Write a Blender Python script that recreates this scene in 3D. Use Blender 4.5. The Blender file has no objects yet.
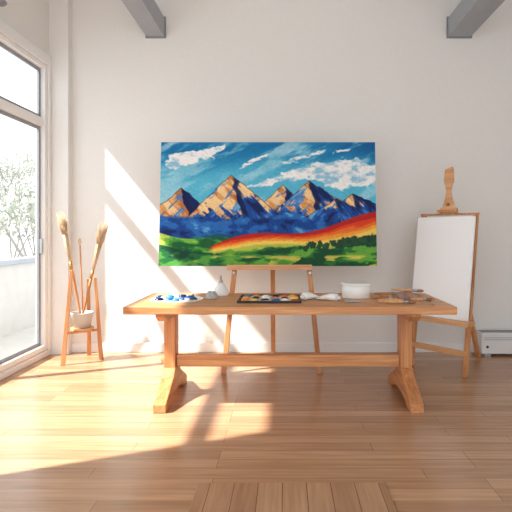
import bpy, bmesh, math, random
import numpy as np
from mathutils import Vector, Matrix
random.seed(7)
C = bpy.context.scene.collection
PI = math.pi

# ---------------------------------------------------------------- materials
def s2l(c):
    return tuple(((v/255)/12.92 if v/255 <= .04045 else ((v/255+.055)/1.055)**2.4) for v in c[:3]) + (1,)

def mat(name, col, rough=.5, metal=0, bump=0, bscale=60, var=.0, spec=.5):
    m = bpy.data.materials.new(name); m.use_nodes = True
    nt = m.node_tree; b = nt.nodes['Principled BSDF']
    b.inputs['Roughness'].default_value = rough; b.inputs['Metallic'].default_value = metal
    b.inputs['Specular IOR Level'].default_value = spec
    c = s2l(col)
    tc = nt.nodes.new('ShaderNodeTexCoord'); n = nt.nodes.new('ShaderNodeTexNoise')
    n.inputs['Scale'].default_value = bscale; n.inputs['Detail'].default_value = 4
    nt.links.new(tc.outputs['Object'], n.inputs['Vector'])
    r = nt.nodes.new('ShaderNodeValToRGB')
    r.color_ramp.elements[0].position = .3; r.color_ramp.elements[1].position = .7
    r.color_ramp.elements[0].color = tuple(x*(1-var) for x in c[:3])+(1,)
    r.color_ramp.elements[1].color = tuple(min(1, x*(1+var)) for x in c[:3])+(1,)
    nt.links.new(n.outputs['Fac'], r.inputs['Fac']); nt.links.new(r.outputs['Color'], b.inputs['Base Color'])
    if bump:
        bp = nt.nodes.new('ShaderNodeBump'); bp.inputs['Strength'].default_value = bump
        bp.inputs['Distance'].default_value = .01
        nt.links.new(n.outputs['Fac'], bp.inputs['Height']); nt.links.new(bp.outputs['Normal'], b.inputs['Normal'])
    return m

def wood(name, dark, light, axis='Z', rough=.45, sc=1.0):
    m = bpy.data.materials.new(name); m.use_nodes = True
    nt = m.node_tree; b = nt.nodes['Principled BSDF']; b.inputs['Roughness'].default_value = rough
    tc = nt.nodes.new('ShaderNodeTexCoord'); mp = nt.nodes.new('ShaderNodeMapping')
    s = [22*sc, 22*sc, 22*sc]; s['XYZ'.index(axis)] = 1.3*sc
    mp.inputs['Scale'].default_value = s
    n = nt.nodes.new('ShaderNodeTexNoise'); n.inputs['Scale'].default_value = 1.6
    n.inputs['Detail'].default_value = 6; n.inputs['Distortion'].default_value = .8
    r = nt.nodes.new('ShaderNodeValToRGB')
    r.color_ramp.elements[0].position = .3; r.color_ramp.elements[1].position = .68
    r.color_ramp.elements[0].color = s2l(dark); r.color_ramp.elements[1].color = s2l(light)
    bp = nt.nodes.new('ShaderNodeBump'); bp.inputs['Strength'].default_value = .15; bp.inputs['Distance'].default_value = .004
    L = nt.links.new
    L(tc.outputs['Object'], mp.inputs['Vector']); L(mp.outputs['Vector'], n.inputs['Vector'])
    L(n.outputs['Fac'], r.inputs['Fac']); L(r.outputs['Color'], b.inputs['Base Color'])
    L(n.outputs['Fac'], bp.inputs['Height']); L(bp.outputs['Normal'], b.inputs['Normal'])
    return m

def floor_mat(name, rotz, c1, c2, cm, bw, rh, ms=.0016):
    m = bpy.data.materials.new(name); m.use_nodes = True
    nt = m.node_tree; b = nt.nodes['Principled BSDF']; L = nt.links.new
    tc = nt.nodes.new('ShaderNodeTexCoord')
    mp0 = nt.nodes.new('ShaderNodeMapping'); mp0.inputs['Rotation'].default_value = (0, 0, rotz)
    mp0.inputs['Location'].default_value = (.37, .013, 0)
    br = nt.nodes.new('ShaderNodeTexBrick')
    br.offset = .37; br.offset_frequency = 3; br.squash = 1.25; br.squash_frequency = 4
    br.inputs['Color1'].default_value = s2l(c1); br.inputs['Color2'].default_value = s2l(c2)
    br.inputs['Mortar'].default_value = s2l(cm)
    br.inputs['Scale'].default_value = 1; br.inputs['Mortar Size'].default_value = ms
    br.inputs['Mortar Smooth'].default_value = .4
    br.inputs['Brick Width'].default_value = bw; br.inputs['Row Height'].default_value = rh
    mp = nt.nodes.new('ShaderNodeMapping'); mp.inputs['Scale'].default_value = (1.4, 22, 1)
    n = nt.nodes.new('ShaderNodeTexNoise'); n.inputs['Scale'].default_value = 1.5; n.inputs['Detail'].default_value = 8
    n.inputs['Distortion'].default_value = .6
    r = nt.nodes.new('ShaderNodeValToRGB')
    r.color_ramp.elements[0].position = .3; r.color_ramp.elements[1].position = .7
    r.color_ramp.elements[0].color = (.75, .72, .69, 1); r.color_ramp.elements[1].color = (1.0, 1.0, 1.0, 1)
    mx = nt.nodes.new('ShaderNodeMix'); mx.data_type = 'RGBA'; mx.blend_type = 'MULTIPLY'; mx.inputs['Factor'].default_value = 1
    L(tc.outputs['Object'], mp0.inputs['Vector']); L(mp0.outputs['Vector'], br.inputs['Vector'])
    L(mp0.outputs['Vector'], mp.inputs['Vector']); L(mp.outputs['Vector'], n.inputs['Vector'])
    L(n.outputs['Fac'], r.inputs['Fac'])
    L(br.outputs['Color'], mx.inputs[6]); L(r.outputs['Color'], mx.inputs[7]); L(mx.outputs[2], b.inputs['Base Color'])
    bp = nt.nodes.new('ShaderNodeBump'); bp.inputs['Strength'].default_value = .2; bp.inputs['Distance'].default_value = .002
    bp.invert = True
    L(br.outputs['Fac'], bp.inputs['Height']); L(bp.outputs['Normal'], b.inputs['Normal'])
    b.inputs['Roughness'].default_value = .24
    return m

M = dict(
 wall=mat('wall_paint', (233, 232, 229), .85, bump=.08, bscale=40, var=.012, spec=.2),
 ceil=mat('ceiling_paint', (226, 228, 229), .9),
 trim=mat('trim_paint', (238, 238, 237), .5),
 floor=floor_mat('floor_planks', 0, (202, 161, 126), (176, 135, 102), (128, 92, 68), 1.4, .108),
 inlay=floor_mat('inlay_planks', PI/2, (196, 156, 122), (170, 130, 98), (106, 76, 56), 2.4, .12, .002),
 beam=mat('beam_paint', (158, 163, 170), .55, var=.05, bscale=8),
 beamd=mat('beam_plate_paint', (134, 139, 146), .5),
 frame=mat('window_frame_grey', (136, 140, 146), .4),
 white=mat('white_ceramic', (236, 235, 232), .25),
 whitem=mat('white_enamel', (226, 226, 226), .35),
 dark=mat('dark_metal', (38, 40, 44), .4),
 steel=mat('brushed_steel', (176, 178, 182), .3, 1),
 brass=mat('brass', (196, 150, 80), .35, 1),
 canvas=mat('primed_canvas', (246, 248, 250), .8, bump=.1, bscale=300),
 canvas_edge=mat('painted_canvas_edge', (20, 62, 84), .6, var=.3, bscale=20),
 cloth=mat('white_cotton', (232, 230, 228), .9, bump=.2, bscale=120),
 tancloth=mat('tan_cloth', (222, 180, 160), .9, bump=.2, bscale=120, var=.1),
 bristle=mat('bristle', (212, 186, 154), .9, bump=.6, bscale=180, var=.22),
 bristled=mat('tan_bristle', (160, 118, 86), .9, bump=.6, bscale=180, var=.2),
 bucket=mat('pale_metal', (196, 193, 190), .5, .0, var=.05, bscale=12),
 stone=mat('balcony_stone', (200, 196, 190), .8, var=.05, bscale=6),
 black=mat('black_plastic', (26, 26, 30), .35),
 paper=mat('paper', (222, 220, 216), .9),
 bark=mat('bark', (146, 142, 136), .9, var=.2),
 leaf=mat('pale_leaf', (166, 172, 158), .8, var=.12),
 wt=wood('table_wood_x', (180, 116, 68), (220, 164, 112), 'X'),
 wty=wood('table_wood_y', (174, 110, 64), (212, 152, 100), 'Y'),
 wtz=wood('table_wood_z', (176, 112, 66), (214, 154, 102), 'Z'),
 we=wood('easel_wood_z', (176, 114, 68), (212, 154, 102), 'Z'),
 wex=wood('easel_wood_x', (196, 140, 92), (226, 178, 130), 'X'),
 wd=wood('dark_wood', (140, 90, 56), (176, 120, 80), 'Z'),
)
g = bpy.data.materials.new('window_glass'); g.use_nodes = True
nt = g.node_tree; nt.nodes.clear()
o_ = nt.nodes.new('ShaderNodeOutputMaterial'); t_ = nt.nodes.new('ShaderNodeBsdfTransparent'); gl = nt.nodes.new('ShaderNodeBsdfGlossy')
gl.inputs['Roughness'].default_value = .02; mxs = nt.nodes.new('ShaderNodeMixShader')
mxs.inputs[0].default_value = .03; t_.inputs['Color'].default_value = (.99, .99, .99, 1)
nt.links.new(t_.outputs[0], mxs.inputs[1]); nt.links.new(gl.outputs[0], mxs.inputs[2])
nt.links.new(mxs.outputs[0], o_.inputs[0])
M['glass'] = g
_pm = {}
def paint(col):
    if col not in _pm: _pm[col] = mat('paint_%d' % len(_pm), col, .25, var=.06, bscale=80)
    return _pm[col]

# ---------------------------------------------------------------- helpers
def obj(name, bm, m, parent=None, smooth=False, bevel=0, loc=None, rot=None):
    me = bpy.data.meshes.new(name)
    bmesh.ops.recalc_face_normals(bm, faces=bm.faces)
    bm.to_mesh(me); bm.free()
    me.materials.append(m)
    if smooth:
        for p in me.polygons: p.use_smooth = True
    o = bpy.data.objects.new(name, me); C.objects.link(o)
    if parent: o.parent = parent
    if loc: o.location = loc
    if rot: o.rotation_euler = rot
    if bevel:
        b = o.modifiers.new('bevel', 'BEVEL'); b.width = bevel; b.segments = 2; b.limit_method = 'ANGLE'
    return o
def tag(o, label, cat, group=None):
    o['label'] = label; o['category'] = cat
    if group: o['group'] = group
    return o
def thing(name, label, cat, loc=(0, 0, 0), rot=(0, 0, 0), group=None):
    o = bpy.data.objects.new(name, None); C.objects.link(o)
    o.location = loc; o.rotation_euler = rot; o.empty_display_size = .05
    return tag(o, label, cat, group)
def struct(name, bm, m, parent=None, bevel=0):
    o = obj(name, bm, m, parent, bevel=bevel)
    if not parent: o['kind'] = 'structure'
    return o
def box(bm, x0, x1, y0, y1, z0, z1):
    r = bmesh.ops.create_cube(bm, size=1)
    for v in r['verts']:
        v.co = Vector(((x0+x1)/2+v.co.x*(x1-x0), (y0+y1)/2+v.co.y*(y1-y0), (z0+z1)/2+v.co.z*(z1-z0)))
    return bm
def B(x0, x1, y0, y1, z0, z1): return box(bmesh.new(), x0, x1, y0, y1, z0, z1)
def bar(p0, p1, w, d, ref=(1, 0, 0), bm=None, w1=None, d1=None):
    """rectangular bar p0->p1; w along ref, d across"""
    bm = bm or bmesh.new()
    p0, p1 = Vector(p0), Vector(p1); a = (p1-p0).normalized(); r = Vector(ref); r = (r-a*r.dot(a)).normalized(); u = a.cross(r)
    vs = []
    for p, ww, dd in ((p0, w, d), (p1, w1 or w, d1 or d)):
        vs.append([bm.verts.new(p+r*sx*ww/2+u*sy*dd/2) for sx, sy in ((-1, -1), (1, -1), (1, 1), (-1, 1))])
    bm.faces.new(vs[0]); bm.faces.new(vs[1])
    for i in range(4): bm.faces.new((vs[0][i], vs[0][(i+1) % 4], vs[1][(i+1) % 4], vs[1][i]))
    return bm
def lathe(prof, n=32, bm=None, sx=1, sy=1, c=(0, 0, 0)):
    bm = bm or bmesh.new(); rings = []
    for r, z in prof:
        if r < 1e-5: rings.append([bm.verts.new((c[0], c[1], c[2]+z))])
        else: rings.append([bm.verts.new((c[0]+r*sx*math.cos(2*PI*i/n), c[1]+r*sy*math.sin(2*PI*i/n), c[2]+z)) for i in range(n)])
    for a, b in zip(rings, rings[1:]):
        for i in range(n):
            j = (i+1) % n
            if len(a) == 1 and len(b) == 1: continue
            if len(a) == 1: bm.faces.new((a[0], b[i], b[j]))
            elif len(b) == 1: bm.faces.new((a[i], a[j], b[0]))
            else: bm.faces.new((a[i], a[j], b[j], b[i]))
    return bm
def prism(pts, t0, t1, plane='YZ', bm=None):
    """polygon pts extruded t0..t1 along the missing axis"""
    bm = bm or bmesh.new()
    def P(a, b, t):
        return {'YZ': (t, a, b), 'XZ': (a, t, b), 'XY': (a, b, t)}[plane]
    A = [bm.verts.new(P(a, b, t0)) for a, b in pts]; Bv = [bm.verts.new(P(a, b, t1)) for a, b in pts]
    bm.faces.new(A); bm.faces.new(Bv)
    n = len(pts)
    for i in range(n): bm.faces.new((A[i], A[(i+1) % n], Bv[(i+1) % n], Bv[i]))
    return bm
def tube(p0, p1, r0, r1=None, n=10, bm=None):
    bm = bm or bmesh.new(); r1 = r1 if r1 is not None else r0
    p0, p1 = Vector(p0), Vector(p1); a = (p1-p0).normalized()
    r = a.orthogonal().normalized(); u = a.cross(r)
    R = [[bm.verts.new(p+(r*math.cos(2*PI*i/n)+u*math.sin(2*PI*i/n))*q) for i in range(n)] for p, q in ((p0, r0), (p1, r1))]
    bm.faces.new(R[0]); bm.faces.new(R[1])
    for i in range(n): bm.faces.new((R[0][i], R[0][(i+1) % n], R[1][(i+1) % n], R[1][i]))
    return bm

# ---------------------------------------------------------------- the room
XL, XR, YB, YF, ZC = -2.45, 3.3, 5.29, -1.6, 3.85
struct('floor', B(XL-.14, XR, YF, YB+.1, -.1, 0), M['floor'])
struct('ceiling', B(XL-.14, XR+.1, YF, YB+.1, ZC, ZC+.1), M['ceil'])
struct('wall_back', B(XL-.14, XR+.1, YB, YB+.12, 0, ZC), M['wall'])
struct('wall_right', B(XR, XR+.12, YF, YB, 0, ZC), M['wall'])
WY0, WY1, WZ0, WZ1 = 2.1, 5.135, .07, 2.98
bm = bmesh.new(); x0, x1 = XL-.10, XL
box(bm, x0, x1, YF, WY0, 0, ZC); box(bm, x0, x1, WY1, YB, 0, ZC)
box(bm, x0, x1, WY0, WY1, 0, WZ0); box(bm, x0, x1, WY0, WY1, WZ1, ZC)
struct('wall_left', bm, M['wall'])
struct('trim_1', B(XL, -2.25, 5.19, YB, 0, ZC), M['wall'])       # corner pilaster
struct('baseboard_back', B(-2.25, XR, YB-.018, YB, 0, .1), M['trim'], bevel=.004)
struct('baseboard_left', B(XL, XL+.018, YF, 5.19, 0, .06), M['trim'], bevel=.004)
struct('baseboard_right', B(XR-.018, XR, YF, YB, 0, .1), M['trim'], bevel=.004)
# window: white outer frame, grey sashes, transom
w = bpy.data.objects.new('window_1', None); C.objects.link(w); w['kind'] = 'structure'; w.location = (XL, WY0, WZ0)
def wb(*a):   # world box -> window local
    return lambda bm=None: box(bm or bmesh.new(), a[0]-XL, a[1]-XL, a[2]-WY0, a[3]-WY0, a[4]-WZ0, a[5]-WZ0)
bm = bmesh.new(); fx0, fx1 = XL-.08, XL+.012
e = .002
for a in ((fx0, fx1, WY0+e, WY0+.06, WZ0+e, WZ1-e), (fx0, fx1, WY1-.06, WY1-e, WZ0+e, WZ1-e), (fx0, fx1, WY0+.06, WY1-.06, WZ0+e, WZ0+.05), (fx0, fx1, WY0+.06, WY1-.06, WZ1-.05, WZ1-e)):
    wb(*a)(bm)
obj('window_frame', bm, M['trim'], w, bevel=.004)
bm = bmesh.new()
for a in ((XL+.0005, XL+.03, WY1, WY1+.052, .062, WZ1+.10), (XL+.0005, XL+.03, WY0-.075, WY0, .062, WZ1+.10), (XL+.0005, XL+.03, WY0, WY1, WZ1, WZ1+.10)): wb(*a)(bm)
obj('casing', bm, M['trim'], w, bevel=.004)
ZT = 2.34
obj('transom', wb(XL-.06, XL+.0, WY0+.06, WY1-.06, ZT, ZT+.085)(), M['trim'], w, bevel=.004)
for my in (4.27,):
    obj('mullion', wb(XL-.055, XL-.025, my-.01, my+.01, WZ0+.05, WZ1-.05)(), M['frame'], w, bevel=.003)
ys = [(WY0+.06, 4.26), (4.28, WY1-.06)]
for (a, b) in ys:
    for (za, zb) in ((WZ0+.05, ZT), (ZT+.085, WZ1-.05)):
        s = .034; bm = bmesh.new(); X0, X1 = XL-.055, XL-.03
        for q in ((X0, X1, a, a+s, za, zb), (X0, X1, b-s, b, za, zb), (X0, X1, a+s, b-s, za, za+s), (X0, X1, a+s, b-s, zb-s, zb)): wb(*q)(bm)
        sh = obj('sash', bm, M['frame'], w, bevel=.003)
        obj('pane', wb(XL-.046, XL-.042, a+s, b-s, za+s, zb-s)(), M['glass'], sh)
obj('window_handle', wb(XL-.03, XL-.005, 5.045, 5.065, 1.05, 1.2)(), M['steel'], w, bevel=.003)

# ceiling beams
for i, (bx0, bx1, lab) in enumerate(((-1.46, -1.27, 'grey painted ceiling beam nearer the window, above the mountain painting'),
                                     (1.72, 1.96, 'grey painted ceiling beam on the right, above the white blank canvas'))):
    t = thing('ceiling_beam', lab, 'beam', ((bx0+bx1)/2, YB, 3.33), group='grey ceiling beams')
    hw = (bx1-bx0)/2
    obj('beam', B(-hw, hw, YF-YB, 0, 0, .2), M['beam'], t, bevel=.006)
    obj('end_plate', B(-hw-.012, hw+.012, -.02, 0, -.012, .212), M['beamd'], t)
    for yy in (-1.5, -3.5, -5.5): obj('hanger', B(-.02, .02, yy-.02, yy+.02, .2, ZC-3.33), M['beamd'], t)

# lamp in the upper left
t = thing('wall_lamp', 'small grey spotlight on the wall above the tall window, at the top left corner', 'lamp', (XL, 4.2, 3.22))
obj('bracket', B(0, .02, -.02, .02, -.03, .03), M['beam'], t, bevel=.004)
obj('arm', tube((.015, 0, 0), (.05, 0, .0), .007), M['beam'], t)
obj('lamp_shade', lathe([(0, .04), (.02, .04), (.025, .02), (.036, -.04), (.032, -.04), (.02, .012), (0, .02)], 24), M['beam'], t, True, loc=(.062, 0, .0), rot=(0, -.5, 0))

# outside: balcony
struct('trim_2', B(-3.6, XL-.11, -1, 9.5, -.12, -.03), M['stone'])
t = thing('balcony_parapet', 'pale masonry balcony parapet outside the window', 'parapet', (-3.55, 4, -.03))
obj('parapet_wall', B(-.1, .05, -5, 5.4, 0, .88), M['stone'], t)
obj('coping', B(-.14, .09, -5, 5.4, .88, .95), M['beam'], t, bevel=.01)
def tree(x, y, h, seed, label):
    rnd = random.Random(seed)
    t = thing('tree', label, 'tree', (x, y, -3.0), group='pale trees outside the window')
    bt = bmesh.new(); lf = bmesh.new()
    def br(p, d, L, r, lev):
        q = p+d*L; tube(p, q, r, r*.65, 6, bt)
        if lev == 0 or r < .008:
            for _ in range(9):
                c = q+Vector([rnd.gauss(0, .22) for _ in range(3)])
                n = Vector([rnd.gauss(0, 1) for _ in range(3)]).normalized()*.06; m_ = n.orthogonal().normalized()*.04
                lf.faces.new([lf.verts.new(c+n), lf.verts.new(c+m_), lf.verts.new(c-n), lf.verts.new(c-m_)])
            return
        for k in range(3):
            dd = (d+Vector((rnd.uniform(-.7, .7), rnd.uniform(-.7, .7), rnd.uniform(-.1, .6)))).normalized()
            br(q, dd, L*rnd.uniform(.65, .85), r*.62, lev-1)
    br(Vector((0, 0, 0)), Vector((0, 0, 1)), h*.33, h*.02, 5)
    obj('trunk', bt, M['bark'], t); obj('foliage', lf, M['leaf'], t)
tree(-13.6, 26.5, 7.5, 3, 'tall pale tree seen through the window glass, furthest from the parapet')
tree(-6.3, 11.4, 4.6, 5, 'smaller pale tree just beyond the balcony parapet')

# ---------------------------------------------------------------- table
tb = thing('trestle_table', 'long honey-coloured wooden trestle table in the middle of the room', 'table', (.035, 3.87, 0))
hx = 1.162
obj('tabletop', B(-hx, hx, -.4, .4, .695, .75), M['wt'], tb, bevel=.006)
for s, xc in ((-1, -.914), (1, .89)):
    tr = obj('trestle_post', bar((xc, 0, .13), (xc, 0, .665), .088, .12, (1, 0, 0)), M['wtz'], tb, bevel=.006)
    prof_top = [(-.375, .0), (-.375, .06), (-.30, .10), (-.22, .135), (-.13, .18), (-.07, .235), (.07, .235), (.13, .18), (.22, .135), (.30, .10), (.375, .06), (.375, 0)]
    prof_bot = [(.26, 0), (.2, .035), (.1, .055), (0, .06), (-.1, .055), (-.2, .035), (-.26, 0)]
    obj('foot', prism(prof_top+prof_bot, xc-.047, xc+.047), M['wty'], tb, bevel=.006)
    obj('bearer', prism([(-.34, .695), (-.34, .67), (-.28, .63), (.28, .63), (.34, .67), (.34, .695)], xc-.036, xc+.036), M['wty'], tb, bevel=.004)
    obj('peg', B(xc+s*.047-.03 if s < 0 else xc+.047-.0, xc-.047 if s < 0 else xc+.077, -.015, .015, .26, .29), M['wtz'], tb, bevel=.003)
obj('stretcher', B(-.868, .844, -.03, .03, .235, .325), M['wt'], tb, bevel=.005)

# ---------------------------------------------------------------- centre easel
ez = thing('studio_easel', 'wooden A-frame easel behind the table holding the mountain painting', 'easel', (-.12, 4.48, 0))
for s in (-1, 1):
    obj('leg', bar((s*.43, 0, 0), (s*.24, .2, 2.0), .044, .034), M['we'], ez, bevel=.003)
obj('leg', bar((0, .62, 0), (0, .225, 1.95), .044, .03), M['we'], ez, bevel=.003)
obj('crossbar', bar((-.27, .188, 1.9), (.27, .188, 1.9), .03, .05, (0, 1, 0)), M['wex'], ez, bevel=.003)
obj('lower_crossbar', bar((-.33, .125, 1.05), (.33, .125, 1.05), .03, .05, (0, 1, 0)), M['wex'], ez, bevel=.003)
obj('canvas_ledge', B(-.40, .36, -.01, .10, .932, .962), M['wex'], ez, bevel=.003)
obj('ledge_lip', B(-.40, .36, -.022, -.01, .932, .978), M['wex'], ez, bevel=.003)
for s in (-1, 1): obj('hinge_bolt', tube((s*.345, .045, .9), (s*.345, .075, .9), .012), M['steel'], ez)

# ---------------------------------------------------------------- the painting
def hsh(ix, iy, seed):
    v = np.sin(ix*127.1+iy*311.7+seed*74.7)*43758.5453
    return v-np.floor(v)
def vn(x, y, seed=0):
    ix, iy = np.floor(x), np.floor(y); fx, fy = x-ix, y-iy
    fx = fx*fx*(3-2*fx); fy = fy*fy*(3-2*fy)
    a = hsh(ix, iy, seed); b = hsh(ix+1, iy, seed); c = hsh(ix, iy+1, seed); d = hsh(ix+1, iy+1, seed)
    return (a*(1-fx)+b*fx)*(1-fy)+(c*(1-fx)+d*fx)*fy
def fbm(x, y, o=4, seed=0, g=.5):
    r = 0; a = .5; t = 0
    for i in range(o):
        r = r+a*vn(x*2**i, y*2**i, seed+i*13); t += a; a *= g
    return r/t
def ss(a, b, x):
    t = np.clip((x-a)/(b-a), 0, 1); return t*t*(3-2*t)
def mixc(c, col, m):
    col = np.array(col, float)
    return c*(1-m[..., None])+col*m[..., None]
def two(c1, c2, m):
    return np.array(c1, float)*(1-m[..., None])+np.array(c2, float)*m[..., None]
def over(c, layer, m): return c*(1-m[..., None])+layer*m[..., None]
def steps(f, cols, edges, w=.016):
    """hard-edged brush tones"""
    c = np.zeros(f.shape+(3,))+np.array(cols[0], float)
    for col, e_ in zip(cols[1:], edges): c = over(c, np.zeros(f.shape+(3,))+np.array(col, float), ss(e_-w, e_+w, f))
    return c
NW, NH = 600, 346
px = np.linspace(160, 376, NW)[None, :].repeat(NH, 0); py = np.linspace(141, 265, NH)[:, None].repeat(NW, 1)
x, y = px, py
# sky: diagonal sweeps
st = fbm((x+y*1.7)*.018+1.3, (y+x*.42)*.075, 5, 1, .55)
sky = two((20, 120, 178), (90, 190, 222), ss(141, 184, y+26*(st-.5)))
sky = mixc(sky, (14, 92, 152), ss(316, 376, x)*ss(168, 141, y)*.85)
sky = mixc(sky, (14, 96, 152), ss(190, 160, x)*ss(156, 141, y)*.5)
swp = fbm((x-y*1.2)*.02, (y+x*.5)*.09, 5, 6, .55)
c = over(sky, two((120, 200, 226), (206, 234, 242), fbm(x*.06, y*.12, 3, 5)), ss(.48, .70, swp)*.8)
def gs(cx, cy, rx, ry, sl=0):
    yy = y-cy-sl*(x-cx); return np.exp(-(((x-cx)/rx)**2+(yy/ry)**2))
wx = 10*(fbm(x*.05, y*.1, 4, 31, .55)-.5); wy = 10*(fbm(x*.07+7, y*.12, 4, 33, .6)-.5)
x0_, y0_ = x, y; x, y = x+wx*1.6, y+wy*1.3
cl = gs(178, 159, 10, 6)+gs(190, 155, 9, 7)+gs(203, 153, 11, 5, -.15)+.9*gs(169, 163, 8, 4)+.8*gs(216, 149, 9, 3.5, -.3)
cl = cl+1.0*gs(262, 184, 22, 3.2, -.14)+1.2*gs(302, 175, 26, 5.0, -.14)+1.2*gs(336, 168, 20, 7.5, -.1)+1.3*gs(360, 172, 18, 11)+1.0*gs(342, 181, 24, 6)+.85*gs(305, 157, 26, 3.4, -.3)+.8*gs(258, 160, 20, 3.2, -.6)+.75*gs(350, 149, 16, 2.2, -.25)
x, y = x0_, y0_
nz = fbm(x*.10, y*.17, 5, 9, .6)
cm = ss(.32, .58, cl*(.32+1.25*nz))
cc = steps(fbm(x*.11+3, y*.19, 5, 21, .55)+.012*(160-y)*(x < 240), ((150, 200, 226), (208, 228, 238), (250, 251, 250)), (.36, .46), .06)
c = over(c, cc, cm)
def mountain(c, pkx, pky, sl, sr, seed, hh=34, drift=.25):
    dx = x-pkx
    jag = 6*(fbm(x*.09, y*0+seed, 3, seed)-.5)+1.4*(vn(x*.4, y*0, seed+2)-.5)
    yt = pky+np.where(dx < 0, -dx*sl, dx*sr)+jag*ss(1, 12, np.abs(dx))
    m = ss(-.35, .35, y-yt)
    h = y-pky
    xr = pkx+h*drift+9*(fbm(y*.08, y*0+1, 3, seed+4)-.5)
    s = x-xr                                   # <0 : left face
    stL = fbm((x+y*1.0)*.13, (y-x)*.03, 5, seed+11, .6)     # strokes falling to the left
    stR = fbm((x-y*1.0)*.13, (y+x)*.03, 5, seed+12, .6)     # strokes falling to the right
    f = np.where(s < 0, stL, stR)
    blue = steps(f, ((12, 34, 90), (24, 70, 148), (54, 120, 200), (110, 176, 224)), (.40, .54, .68), .04)
    tan = steps(np.where(s < 0, stR, stL), ((188, 116, 64), (230, 166, 100), (252, 214, 156)), (.38, .50), .04)
    low = h/hh
    litL = ss(.94, .82, low+.8*(stR-.5)+.5*(stL-.5))
    litR = ss(.52, .58, stR+.12-.25*low)*ss(.97, .83, low+.6*(stL-.5))
    lit = np.where(s < 0, litL, litR)
    lit = lit*(1-ss(.58, .63, stL)*(s < 0)*.95*ss(.12, .3, low))
    col = over(blue, tan, lit)
    col = mixc(col, (12, 26, 74), ss(3.8, 1.2, np.abs(s-3))*.85*ss(hh+6, hh-8, h))
    col = mixc(col, (18, 32, 80), ss(1.2, .3, np.abs(y-yt-.3))*.55)
    return over(c, col, m)
c = mountain(c, 353, 193, .60, .42, 41, 20)
c = mountain(c, 283, 184, .95, .9, 33, 26)
c = mountain(c, 309, 180, .88, .62, 27, 34)
c = mountain(c, 336, 198, .7, .5, 49, 12)
c = mountain(c, 181, 187, .80, .80, 15, 32)
c = mountain(c, 231, 174, .98, .82, 22, 46)
# dark blue foothills
yf = 219-7*gs(206, 0, 14, 1e9)-5*gs(296, 0, 18, 1e9)+3*np.sin((x-190)*.06)
f1 = fbm((x-y*1.3)*.05, (y+x*.4)*.08, 5, 57, .55)
fh = steps(f1, ((12, 42, 104), (20, 70, 148), (40, 108, 188), (92, 164, 218)), (.38, .52, .68), .04)
c = over(c, fh, ss(-1.5, 1.5, y-yf+14*(f1-.5)))
yf2 = 237-4*np.sin((x-190)*.045)+4*(fbm(x*.06, y*0, 3, 61)-.5)
c = over(c, steps(fbm(x*.05, y*.14, 4, 63, .5), ((12, 46, 92), (20, 84, 128), (40, 116, 146)), (.42, .60), .04), ss(-.8, .8, y-yf2))
# rolling green hills on the left
yg = 232+(x-160)*.12+3*np.sin((x-160)*.07)
gt = fbm((x+y)*.04, (y-x*.3)*.12, 5, 73, .55)
c = over(c, steps(gt, ((26, 96, 52), (60, 144, 58), (116, 190, 68), (196, 222, 100)), (.40, .49, .61), .03), ss(-.6, .6, y-yg))
yg2 = 247+5*np.sin((x-175)*.045)
c = over(c, steps(fbm((x-y*1.5)*.04, (y+x*.2)*.13, 5, 77, .55), ((14, 68, 50), (32, 108, 58), (86, 160, 68)), (.43, .58), .03), ss(-.8, .8, y-yg2))
# red / orange / yellow field curving over the hills, centre to right
t = np.clip((x-208)/168, 0, 1)
yr = 246.5-31*t**.9-4.5*np.sin(t*8.2-.2)
yl = 251-3.0*np.sin(t*6.2-.6)-12*t**1.8
d = (y-yr)/np.maximum(yl-yr, .8)+.50*(fbm((x+y*1.5)*.04, (y+x*.25)*.12, 5, 85, .55)-.5)
band = steps(d, ((186, 36, 30), (228, 66, 32), (242, 116, 42), (250, 168, 58), (252, 212, 100), (190, 200, 76)), (.13, .28, .44, .60, .84), .04)
c = over(c, band, ss(-.5, .5, y-yr)*ss(1, -1, y-yl-1+6*(fbm(x*.1, y*.1, 3, 12)-.5))*ss(206, 216, x))
gg = steps(fbm((x-y)*.04, (y+x*.18)*.14, 5, 91, .55), ((20, 78, 46), (44, 120, 52), (104, 172, 64)), (.46, .58), .03)
c = over(c, gg, ss(-1, 1, y-yl-.6+6*(fbm(x*.1, y*.1, 3, 12)-.5))*ss(216, 230, x))
trm = 0*x
rr = np.random.RandomState(4)
for k in range(64):
    tx = 296+80*rr.rand()**.7; ty = 246-7*((tx-300)/76)+rr.rand()*5-2; q = 2+3.2*rr.rand()*((tx-262)/100)
    trm = np.maximum(trm, ss(1.1, .85, np.sqrt(((x-tx)/q)**2+((y-ty)/(q*.9))**2)+1.1*(fbm(x*.4, y*.4, 2, k)-.5)))
c = over(c, two((12, 46, 46), (30, 86, 52), fbm(x*.25, y*.25, 2, 95)), trm*.92)
lm = ss(.44, .48, fbm((x+y)*.035, (y-x*.05)*.14, 4, 97, .5)+.2*ss(280, 340, x)-.12)*ss(253, 256, y)
c = over(c, steps(fbm(x*.06, y*.3, 4, 99), ((90, 160, 58), (160, 190, 70), (226, 208, 90)), (.42, .54), .03), lm*.9)
c = c*(.91+.18*fbm((x+y*.7)*.4, (y-x*.4)*.8, 4, 103, .6))[..., None]
c = np.clip(c, 0, 255)/255
lin = np.where(c <= .04045, c/12.92, ((c+.055)/1.055)**2.4)*.88
PW, PH = 1.965, 1.135
pt = thing('landscape_painting', 'large unframed painting of blue and orange mountains above green and red hills, resting on easel', 'painting', (-.155, 4.50, .964), (-.085, 0, 0))
obj('canvas_stretcher', B(-PW/2, PW/2, .0, .035, 0, PH), M['canvas_edge'], pt)
gx, gz = np.meshgrid(np.linspace(-PW/2, PW/2, NW), np.linspace(PH, 0, NH))
rel = .0015+.0018*fbm((x+y*.7)*.35, (y-x*.4)*.6, 3, 110)
co = np.stack([gx, -rel, gz], -1).reshape(-1, 3)
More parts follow.
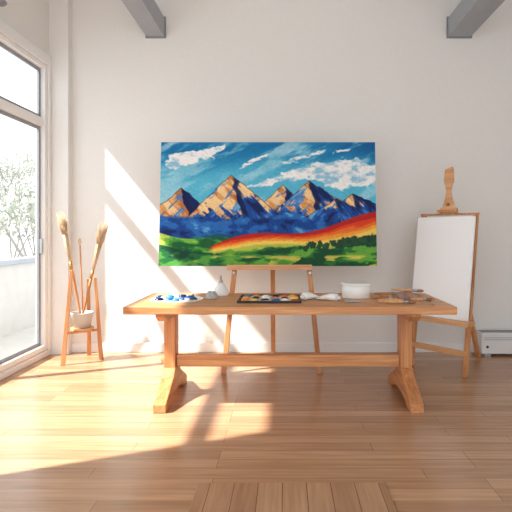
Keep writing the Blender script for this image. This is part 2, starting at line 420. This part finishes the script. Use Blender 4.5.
ii = np.arange((NH-1)*(NW-1)); r_, c_ = ii//(NW-1), ii % (NW-1); v0 = r_*NW+c_
faces = np.stack([v0, v0+NW, v0+NW+1, v0+1], -1)
me = bpy.data.meshes.new('painted_surface')
me.vertices.add(len(co)); me.vertices.foreach_set('co', co.ravel())
me.loops.add(faces.size); me.loops.foreach_set('vertex_index', faces.ravel())
me.polygons.add(len(faces)); me.polygons.foreach_set('loop_start', np.arange(len(faces))*4)
me.update(calc_edges=True)
at = me.color_attributes.new('paint', 'FLOAT_COLOR', 'POINT')
at.data.foreach_set('color', np.concatenate([lin.reshape(-1, 3), np.ones((len(co), 1))], 1).ravel())
me.polygons.foreach_set('use_smooth', np.ones(len(faces), bool))
pm = bpy.data.materials.new('oil_paint'); pm.use_nodes = True; nt = pm.node_tree; b = nt.nodes['Principled BSDF']
an = nt.nodes.new('ShaderNodeVertexColor'); an.layer_name = 'paint'; nt.links.new(an.outputs['Color'], b.inputs['Base Color']); b.inputs['Roughness'].default_value = .6
b.inputs['Specular IOR Level'].default_value = .2
nz_ = nt.nodes.new('ShaderNodeTexNoise'); nz_.inputs['Scale'].default_value = 90; bp = nt.nodes.new('ShaderNodeBump'); bp.inputs['Strength'].default_value = .2; bp.inputs['Distance'].default_value = .004
nt.links.new(nz_.outputs['Fac'], bp.inputs['Height']); nt.links.new(bp.outputs['Normal'], b.inputs['Normal'])
me.materials.append(pm)
ps = bpy.data.objects.new('painted_surface', me); C.objects.link(ps); ps.parent = pt

# ---------------------------------------------------------------- right easel with blank canvas
phi = math.radians(-48)
EX, EY = 1.375, 4.56
e2 = thing('display_easel', 'wooden easel at the right holding the blank white canvas', 'easel', (EX, EY, 0), (0, 0, phi))
sl = .21/1.43
yt_ = .02+1.43*sl
for s in (-1, 1):
    obj('leg', bar((s*.275, .02, 0), (s*.268, yt_, 1.43), .042, .034), M['we'], e2, bevel=.003)
obj('leg', bar((0, .80, 0), (0, yt_+.04, 1.40), .042, .034), M['we'], e2, bevel=.003)
obj('top_rail', B(-.295, .295, yt_-.018, yt_+.017, 1.427, 1.445), M['we'], e2, bevel=.003)
obj('canvas_ledge', B(-.325, .325, -.025, .105, .445, .485), M['wex'], e2, bevel=.004)
obj('lower_brace', B(-.28, .28, .03, .06, .17, .22), M['wex'], e2, bevel=.003)
obj('middle_brace', bar((0, .12, .78), (0, .46, .78), .03, .03), M['we'], e2)
mp_ = [(-.09, 1.446), (.09, 1.446), (.09, 1.49), (.06, 1.51), (.044, 1.56), (.029, 1.61), (.024, 1.66), (.038, 1.71), (.053, 1.75), (.051, 1.85), (.042, 1.885),
       (.0, 1.872), (-.035, 1.862), (-.041, 1.82), (-.046, 1.75), (-.035, 1.71), (-.023, 1.66), (-.029, 1.61), (-.044, 1.56), (-.06, 1.51), (-.09, 1.49)]
obj('mast', prism([(a, b_) for a, b_ in mp_], yt_-.015, yt_+.007, 'XZ'), M['wex'], e2, bevel=.004)
obj('mast_clamp', B(-.105, .105, yt_-.042, yt_-.016, 1.455, 1.48), M['we'], e2, bevel=.004)
obj('clamp_knob', lathe([(0, 0), (.014, 0), (.016, .01), (.010, .022), (0, .024)], 16), M['wd'], e2, True, loc=(0, yt_-.016, 1.53), rot=(PI/2, 0, 0))
cv = thing('blank_canvas', 'blank white stretched canvas standing on the right easel', 'canvas', (EX, EY, .487), (0, 0, phi))
a_ = math.atan(sl)
obj('canvas_face', B(-.292, .292, 0, .020, 0, .935), M['canvas'], cv, bevel=.003, loc=(0, .030, 0), rot=(-a_, 0, 0))
obj('stretcher_frame', B(-.285, .285, .0205, .030, .006, .927), M['wex'], cv, loc=(0, .030, 0), rot=(-a_, 0, 0))

# ---------------------------------------------------------------- brush stand at left
SX, SY = -2.0, 4.93
st_ = thing('brush_stand', 'slender wooden three-legged stand by the window holding a small pot', 'stand', (SX, SY, 0))
def loc(p): return (p[0]-SX, p[1]-SY, p[2])
for f_, t_p in (((-2.115, 4.76, 0), (-2.06, 4.825, .90)), ((-1.83, 4.98, 0), (-1.88, 4.955, .82)), ((-2.02, 5.16, 0), (-1.99, 5.06, .8))):
    obj('leg', bar(loc(f_), loc(t_p), .042, .03, (1, .3, 0), w1=.028), M['we'], st_, bevel=.003)
obj('shelf', lathe([(0, 0), (.11, 0), (.11, .015), (0, .015)], 24), M['wex'], st_, loc=(0, 0, .315))
obj('crossbar', bar(loc((-2.09, 4.79, .30)), loc((-1.855, 4.965, .30)), .02, .04, (0, 0, 1)), M['we'], st_, bevel=.003)
bk = thing('brush_pot', 'small pale grey tapered pot in the wooden stand, holding tall brushes', 'pot', (SX, SY, .3305))
obj('pot_body', lathe([(0, 0), (.078, 0), (.106, .14), (.110, .145), (.106, .15), (.102, .145), (.074, .008), (0, .008)], 32), M['bucket'], bk, True)
def long_brush(p0, p1, wid, label, bl=.24, seed=1):
    p0, p1 = Vector(p0), Vector(p1); d = p1-p0; L = d.length
    t = thing('paintbrush', label, 'paintbrush', p0, d.to_track_quat('Z', 'Y').to_euler(), 'tall brushes in the pot')
    h = L-bl-.06; z0 = h+.055
    obj('handle', lathe([(0, 0), (.008, .004), (.010, h*.3), (.015, h*.8), (.012, h), (0, h)], 14), M['we'], t, True)
    obj('ferrule', lathe([(0, h-.02), (.013, h-.02), (.016, h+.06), (0, h+.06)], 16), M['brass'], t, True)
    bm = lathe([(0, z0), (.015, z0), (.018, z0+bl*.3), (wid*.26, z0+bl*.62), (wid*.22, z0+bl*.72), (0, z0+bl*.74)], 20, sy=.7)
    rnd = random.Random(seed)
    for k in range(170):      # frayed hair
        a = rnd.uniform(0, 2*PI); q = math.sqrt(rnd.random()); f = rnd.uniform(.76, 1.1)
        A = (.013*q*math.cos(a), .012*q*math.sin(a), z0+bl*.05)
        Mi = (wid*.29*q*math.cos(a), wid*.24*q*math.sin(a), z0+bl*.60)
        E = (wid*.54*q*math.cos(a)+rnd.gauss(0, .006), wid*.42*q*math.sin(a)+rnd.gauss(0, .005), z0+bl*f)
        tube(A, Mi, .0028, .0026, 4, bm); tube(Mi, E, .0026, .0008, 4, bm)
    obj('bristles', bm, M['bristle'], t, True)
long_brush((-1.985, 4.90, .352), (-2.19, 4.90, 1.43), .098, 'tall brush with pale frayed bristles in the pot, leaning toward the window', .46, 3)
long_brush((-2.015, 4.92, .352), (-1.76, 4.85, 1.335), .105, 'tall brush with pale frayed bristles in the pot, leaning away from the window', .46, 4)
t = thing('painting_stick', 'thin wooden painting stick standing between the two tall brushes', 'stick', (-2.0, 4.965, .341), (0, -.045, 0))
obj('stick', lathe([(0, 0), (.008, .003), (.008, .80), (0, .805)], 10), M['we'], t, True)
obj('tip', lathe([(0, .806), (.011, .806), (.017, .83), (.011, .86), (0, .87)], 12), M['bristle'], t, True)

# ---------------------------------------------------------------- heater at right
ht = thing('heater', 'low white baseboard heater on the floor against the wall at right', 'heater', (2.45, 5.17, 0))
obj('heater_body', B(-.45, .45, -.08, .08, .025, .24), M['whitem'], ht, bevel=.012)
obj('top_grille', B(-.43, .43, -.05, .05, .2405, .246), M['beamd'], ht)
bm = bmesh.new()
for k in range(2): box(bm, -.42, .42, -.084, -.0805, .17+k*.02, .176+k*.02)
obj('vent_slats', bm, M['beam'], ht)
for s in (-.38, .38): obj('heater_foot', B(s-.03, s+.03, -.07, .07, 0, .025), M['beam'], ht)
obj('control_knob', lathe([(0, 0), (.014, 0), (.012, .012), (0, .012)], 16), M['dark'], ht, True, loc=(-.39, -.081, .1), rot=(PI/2, 0, 0))

# ---------------------------------------------------------------- plank inlay of the floor in front, modelled as a thin raised board
fb = tag(obj('floor_inlay', B(-.435, .505, -.95, 0, 0, .012), M['inlay'], bevel=.003, loc=(0, 2.51, .0005)), 'plank inlay panel of the floor in front of the table', 'board')

# ---------------------------------------------------------------- things on the table
TZ = .7505
def T(pxx, pyy):
    Y = 260/(pyy-232); return ((pxx-285)*Y/500, Y)
def outline(cx, cy, rx, ry, n=40, f=lambda a: 1):
    return [(cx+rx*f(2*PI*i/n)*math.cos(2*PI*i/n), cy+ry*f(2*PI*i/n)*math.sin(2*PI*i/n)) for i in range(n)]
def blob(parent, xx, yy, z, r, col, h=.012, name='paint_blob', sy=1):
    obj(name, lathe([(r, 0), (r*.95, h*.5), (r*.55, h*.9), (0, h)], 14, sy=sy), paint(col), parent, True, loc=(xx, yy, z), rot=(0, 0, r*200))
# palette
pa = thing('palette', 'pale oval palette with blue and white paint on the table', 'palette', (-.83, 3.85, TZ), (0, 0, .15))
obj('palette_board', prism(outline(0, 0, .20, .20, 40, lambda a: 1-.16*math.exp(-((a-4.4)/.35)**2)), 0, .008, 'XY'), M['white'], pa, bevel=.002)
rnd = random.Random(2)
cols = [(28, 78, 160), (40, 120, 196), (20, 40, 90), (236, 238, 240), (60, 150, 200), (24, 60, 130), (170, 200, 220), (20, 30, 50), (40, 110, 180), (60, 130, 150), (30, 90, 170), (40, 60, 90)]
for k, cc_ in enumerate(cols):
    a = .2+k*.5; r = .15 if k % 2 else .10
    blob(pa, r*math.cos(a), r*math.sin(a), .0083, .024+.014*rnd.random(), cc_, .020, sy=rnd.uniform(.5, 1))
obj('paint_smear', prism(outline(.0, .0, .065, .045, 20, lambda a: 1+.3*math.sin(3*a)), .0083, .011, 'XY'), paint((46, 110, 180)), pa)
# crumpled rag
def crumple(name, rx, ry, h, seed, m, parent, n=40):
    bm = bmesh.new(); V = {}
    for i in range(n+1):
        for j in range(n+1):
            u, v = i/n*2-1, j/n*2-1
            X_, Y_ = u*math.sqrt(1-v*v/2), v*math.sqrt(1-u*u/2); r = math.hypot(X_, Y_)
            nzv = float(fbm(np.array(u*2.2+seed), np.array(v*2.2), 3, seed)); rdg = max(0, 1-abs(2*nzv-1)*2.2)
            z = h*max(0, (1-r**4))*(.12+1.0*rdg**1.5)+.003
            w_ = 1+.5*float(fbm(np.array(math.cos(math.atan2(Y_, X_))*1.5+9), np.array(math.sin(math.atan2(Y_, X_))*1.5), 3, seed+3))
            V[i, j] = bm.verts.new((X_*rx*w_, Y_*ry*w_, z))
    for i in range(n):
        for j in range(n): bm.faces.new((V[i, j], V[i+1, j], V[i+1, j+1], V[i, j+1]))
    bmesh.ops.solidify(bm, geom=bm.faces[:], thickness=.002)
    return obj(name, bm, m, parent, True)
p = T(205, 297)
o = crumple('rag', .045, .05, .05, 3, M['cloth'], None); o.location = (p[0]+.065, p[1]-.10, TZ+.003); tag(o, 'crumpled white rag beside the blue and white palette', 'rag')
# dispenser
p = T(220, 296)
dp = thing('dispenser_bottle', 'small white cone-shaped bottle with a pointed nozzle beside the crumpled rag', 'bottle', (p[0], p[1]+.05, TZ))
obj('bottle_body', lathe([(0, 0), (.066, 0), (.070, .006), (.064, .028), (.042, .07), (.026, .096), (.018, .105), (0, .105)], 28), M['white'], dp, True)
obj('nozzle', lathe([(0, .1055), (.018, .1055), (.018, .118), (.010, .125), (.005, .162), (0, .163)], 20), M['steel'], dp, True)
# paint tray
tx0, ty0 = -.115, 3.83
tr_ = thing('paint_tray', 'black rectangular tray filled with orange, yellow and dark paints at the table centre', 'tray', (tx0, ty0, TZ))
obj('tray_base', B(-.235, .235, -.19, .19, 0, .008), M['black'], tr_, bevel=.002)
bm = bmesh.new()
for a in ((-.235, .235, -.19, -.178), (-.235, .235, .178, .19), (-.235, -.223, -.178, .178), (.223, .235, -.178, .178)): box(bm, *a, .0083, .018)
obj('rim', bm, M['black'], tr_)
obj('mixing_panel', B(-.215, .215, -.17, .17, .0083, .011), paint((224, 212, 196)), tr_)
cols = [(226, 130, 40), (240, 190, 60), (60, 50, 44), (40, 90, 150), (236, 230, 220), (190, 60, 30), (236, 150, 50), (30, 40, 60), (236, 234, 228), (214, 110, 40), (90, 60, 40), (244, 206, 90), (60, 120, 150), (230, 140, 60), (240, 236, 230), (40, 40, 50), (200, 90, 40), (246, 170, 60)]
for k, cc_ in enumerate(cols):
    blob(tr_, -.18+(k % 6)*.072+rnd.uniform(-.01, .01), -.115+(k//6)*.115+rnd.uniform(-.015, .015), .0113, .024+.014*rnd.random(), cc_, .014, sy=rnd.uniform(.5, 1))
# tubes
def tube_thing(xx, yy, rz, label):
    t = thing('paint_tube', label, 'paint tube', (xx, yy, TZ), (0, 0, rz), 'white paint tubes')
    bm = bmesh.new(); rings = []
    n = 20
    for (yy_, rx, rz_) in ((-.085, .022, .022), (-.08, .03, .028), (-.02, .036, .028), (.04, .040, .018), (.085, .043, .006), (.10, .043, .003)):
        rings.append([bm.verts.new((rx*math.cos(2*PI*i/n), yy_, rz_+rz_*math.sin(2*PI*i/n))) for i in range(n)])
    for a, b_ in zip(rings, rings[1:]):
        for i in range(n): bm.faces.new((a[i], a[(i+1) % n], b_[(i+1) % n], b_[i]))
    bm.faces.new(rings[0]); bm.faces.new(rings[-1])
    obj('tube_body', bm, M['white'], t, True)
    obj('cap', lathe([(0, 0), (.015, 0), (.013, .025), (0, .025)], 18), M['whitem'], t, True, loc=(0, -.0855, .024), rot=(PI/2, 0, 0))
tube_thing(.20, 3.87, -.75, 'white paint tube lying next to the black tray')
tube_thing(.325, 3.80, .9, 'white paint tube lying between the other tube and the round white pot')
# pot
po = thing('ceramic_pot', 'round white lidded ceramic pot on the table', 'pot', (.565, 3.99, TZ))
obj('pot_body', lathe([(0, 0), (.112, 0), (.1135, .002), (.1135, .094), (.110, .098), (0, .098)], 40), M['white'], po, True)
obj('lid', lathe([(0, .0985), (.117, .0985), (.119, .102), (.117, .112), (.09, .116), (0, .118)], 40), M['white'], po, True)
o = crumple('paper_sheet', .05, .045, .012, 9, M['paper'], None); o.location = (.50, 3.72, TZ+.002); tag(o, 'small wrinkled sheet of pale paper in front of the round white pot', 'paper')
# brushes on the right
def small_brush(xx, yy, rz, L, label, hm, z=.0, bmn='bristled', tilt=0):
    t = thing('paintbrush', label, 'paintbrush', (xx, yy, TZ+.0145+z), (PI/2+tilt, 0, rz), 'brushes lying on the table')
    h = L*.7
    obj('handle', lathe([(0, 0), (.006, .003), (.012, h*.6), (.0135, h*.85), (.009, h), (0, h)], 12), M[hm], t, True)
    obj('ferrule', lathe([(0, h-.01), (.010, h-.01), (.012, h+.03), (0, h+.03)], 14), M['steel'], t, True)
    obj('bristles', lathe([(0, h+.029), (.011, h+.029), (.0142, h+.05), (.011, h+.07), (0, h+.085)], 14), M[bmn], t, True)
small_brush(.66, 3.80, 1.75, .20, 'paintbrush with a darker wooden handle, nearest the white pot', 'wd')
small_brush(.67, 3.64, 1.45, .28, 'paintbrush with a light wooden handle, nearest the front edge of the table', 'wex')
small_brush(.73, 4.11, 1.5, .25, 'paintbrush lying at the back edge of the table behind the pinkish cloth', 'we')
small_brush(.74, 3.97, 1.2, .11, 'shortest paintbrush, lying between the white pot and the pinkish cloth', 'we')
small_brush(.69, 3.72, 1.62, .24, 'paintbrush with a pale handle lying second from the front edge of the table', 'wex')
small_brush(.94, 3.76, 1.5, .14, 'short pale paintbrush just in front of the pinkish cloth', 'wex')
small_brush(.86, 4.06, 1.1, .26, 'paintbrush resting across the top of the pinkish cloth', 'wex', z=.040)
o = crumple('cloth', .095, .07, .036, 14, M['tancloth'], None); o.location = (.97, 3.95, TZ+.003); tag(o, 'crumpled pinkish tan cloth among the brushes at the table end', 'cloth')
pk = thing('palette_knife', 'palette knife with wooden handle lying at the right end of the table', 'palette knife', (1.10, 3.72, TZ+.012), (PI/2, 0, -.3))
obj('handle', lathe([(0, 0), (.008, .004), (.0115, .05), (.009, .10), (0, .102)], 14), M['we'], pk, True)
obj('blade', prism([(-.003, .101), (.003, .101), (.012, .14), (.010, .18), (0, .2), (-.010, .18), (-.012, .14)], -.001, .001, 'XZ'), M['steel'], pk)

# ---------------------------------------------------------------- light
sun = bpy.data.lights.new('sun', 'SUN'); sun.energy = 14.5; sun.angle = math.radians(1.3); sun.color = (1, .96, .88)
so = bpy.data.objects.new('sun', sun); C.objects.link(so)
so.rotation_euler = Vector((1, .42, -1.22)).to_track_quat('-Z', 'Y').to_euler()
wd = bpy.data.worlds.new('world'); bpy.context.scene.world = wd; wd.use_nodes = True
bg = wd.node_tree.nodes['Background']; bg.inputs['Color'].default_value = (.92, .965, 1, 1); bg.inputs['Strength'].default_value = 2.2

cam = bpy.data.cameras.new('camera'); co_ = bpy.data.objects.new('camera', cam); C.objects.link(co_)
cam.sensor_width = 36; cam.lens = 36*500/512; cam.shift_x = -29/512; cam.shift_y = -24/512
co_.location = (0, 0, 1.27); co_.rotation_euler = (PI/2, 0, 0); cam.clip_start = .05
bpy.context.scene.camera = co_
try:
    bpy.context.scene.view_settings.view_transform = 'Standard'
except Exception: pass
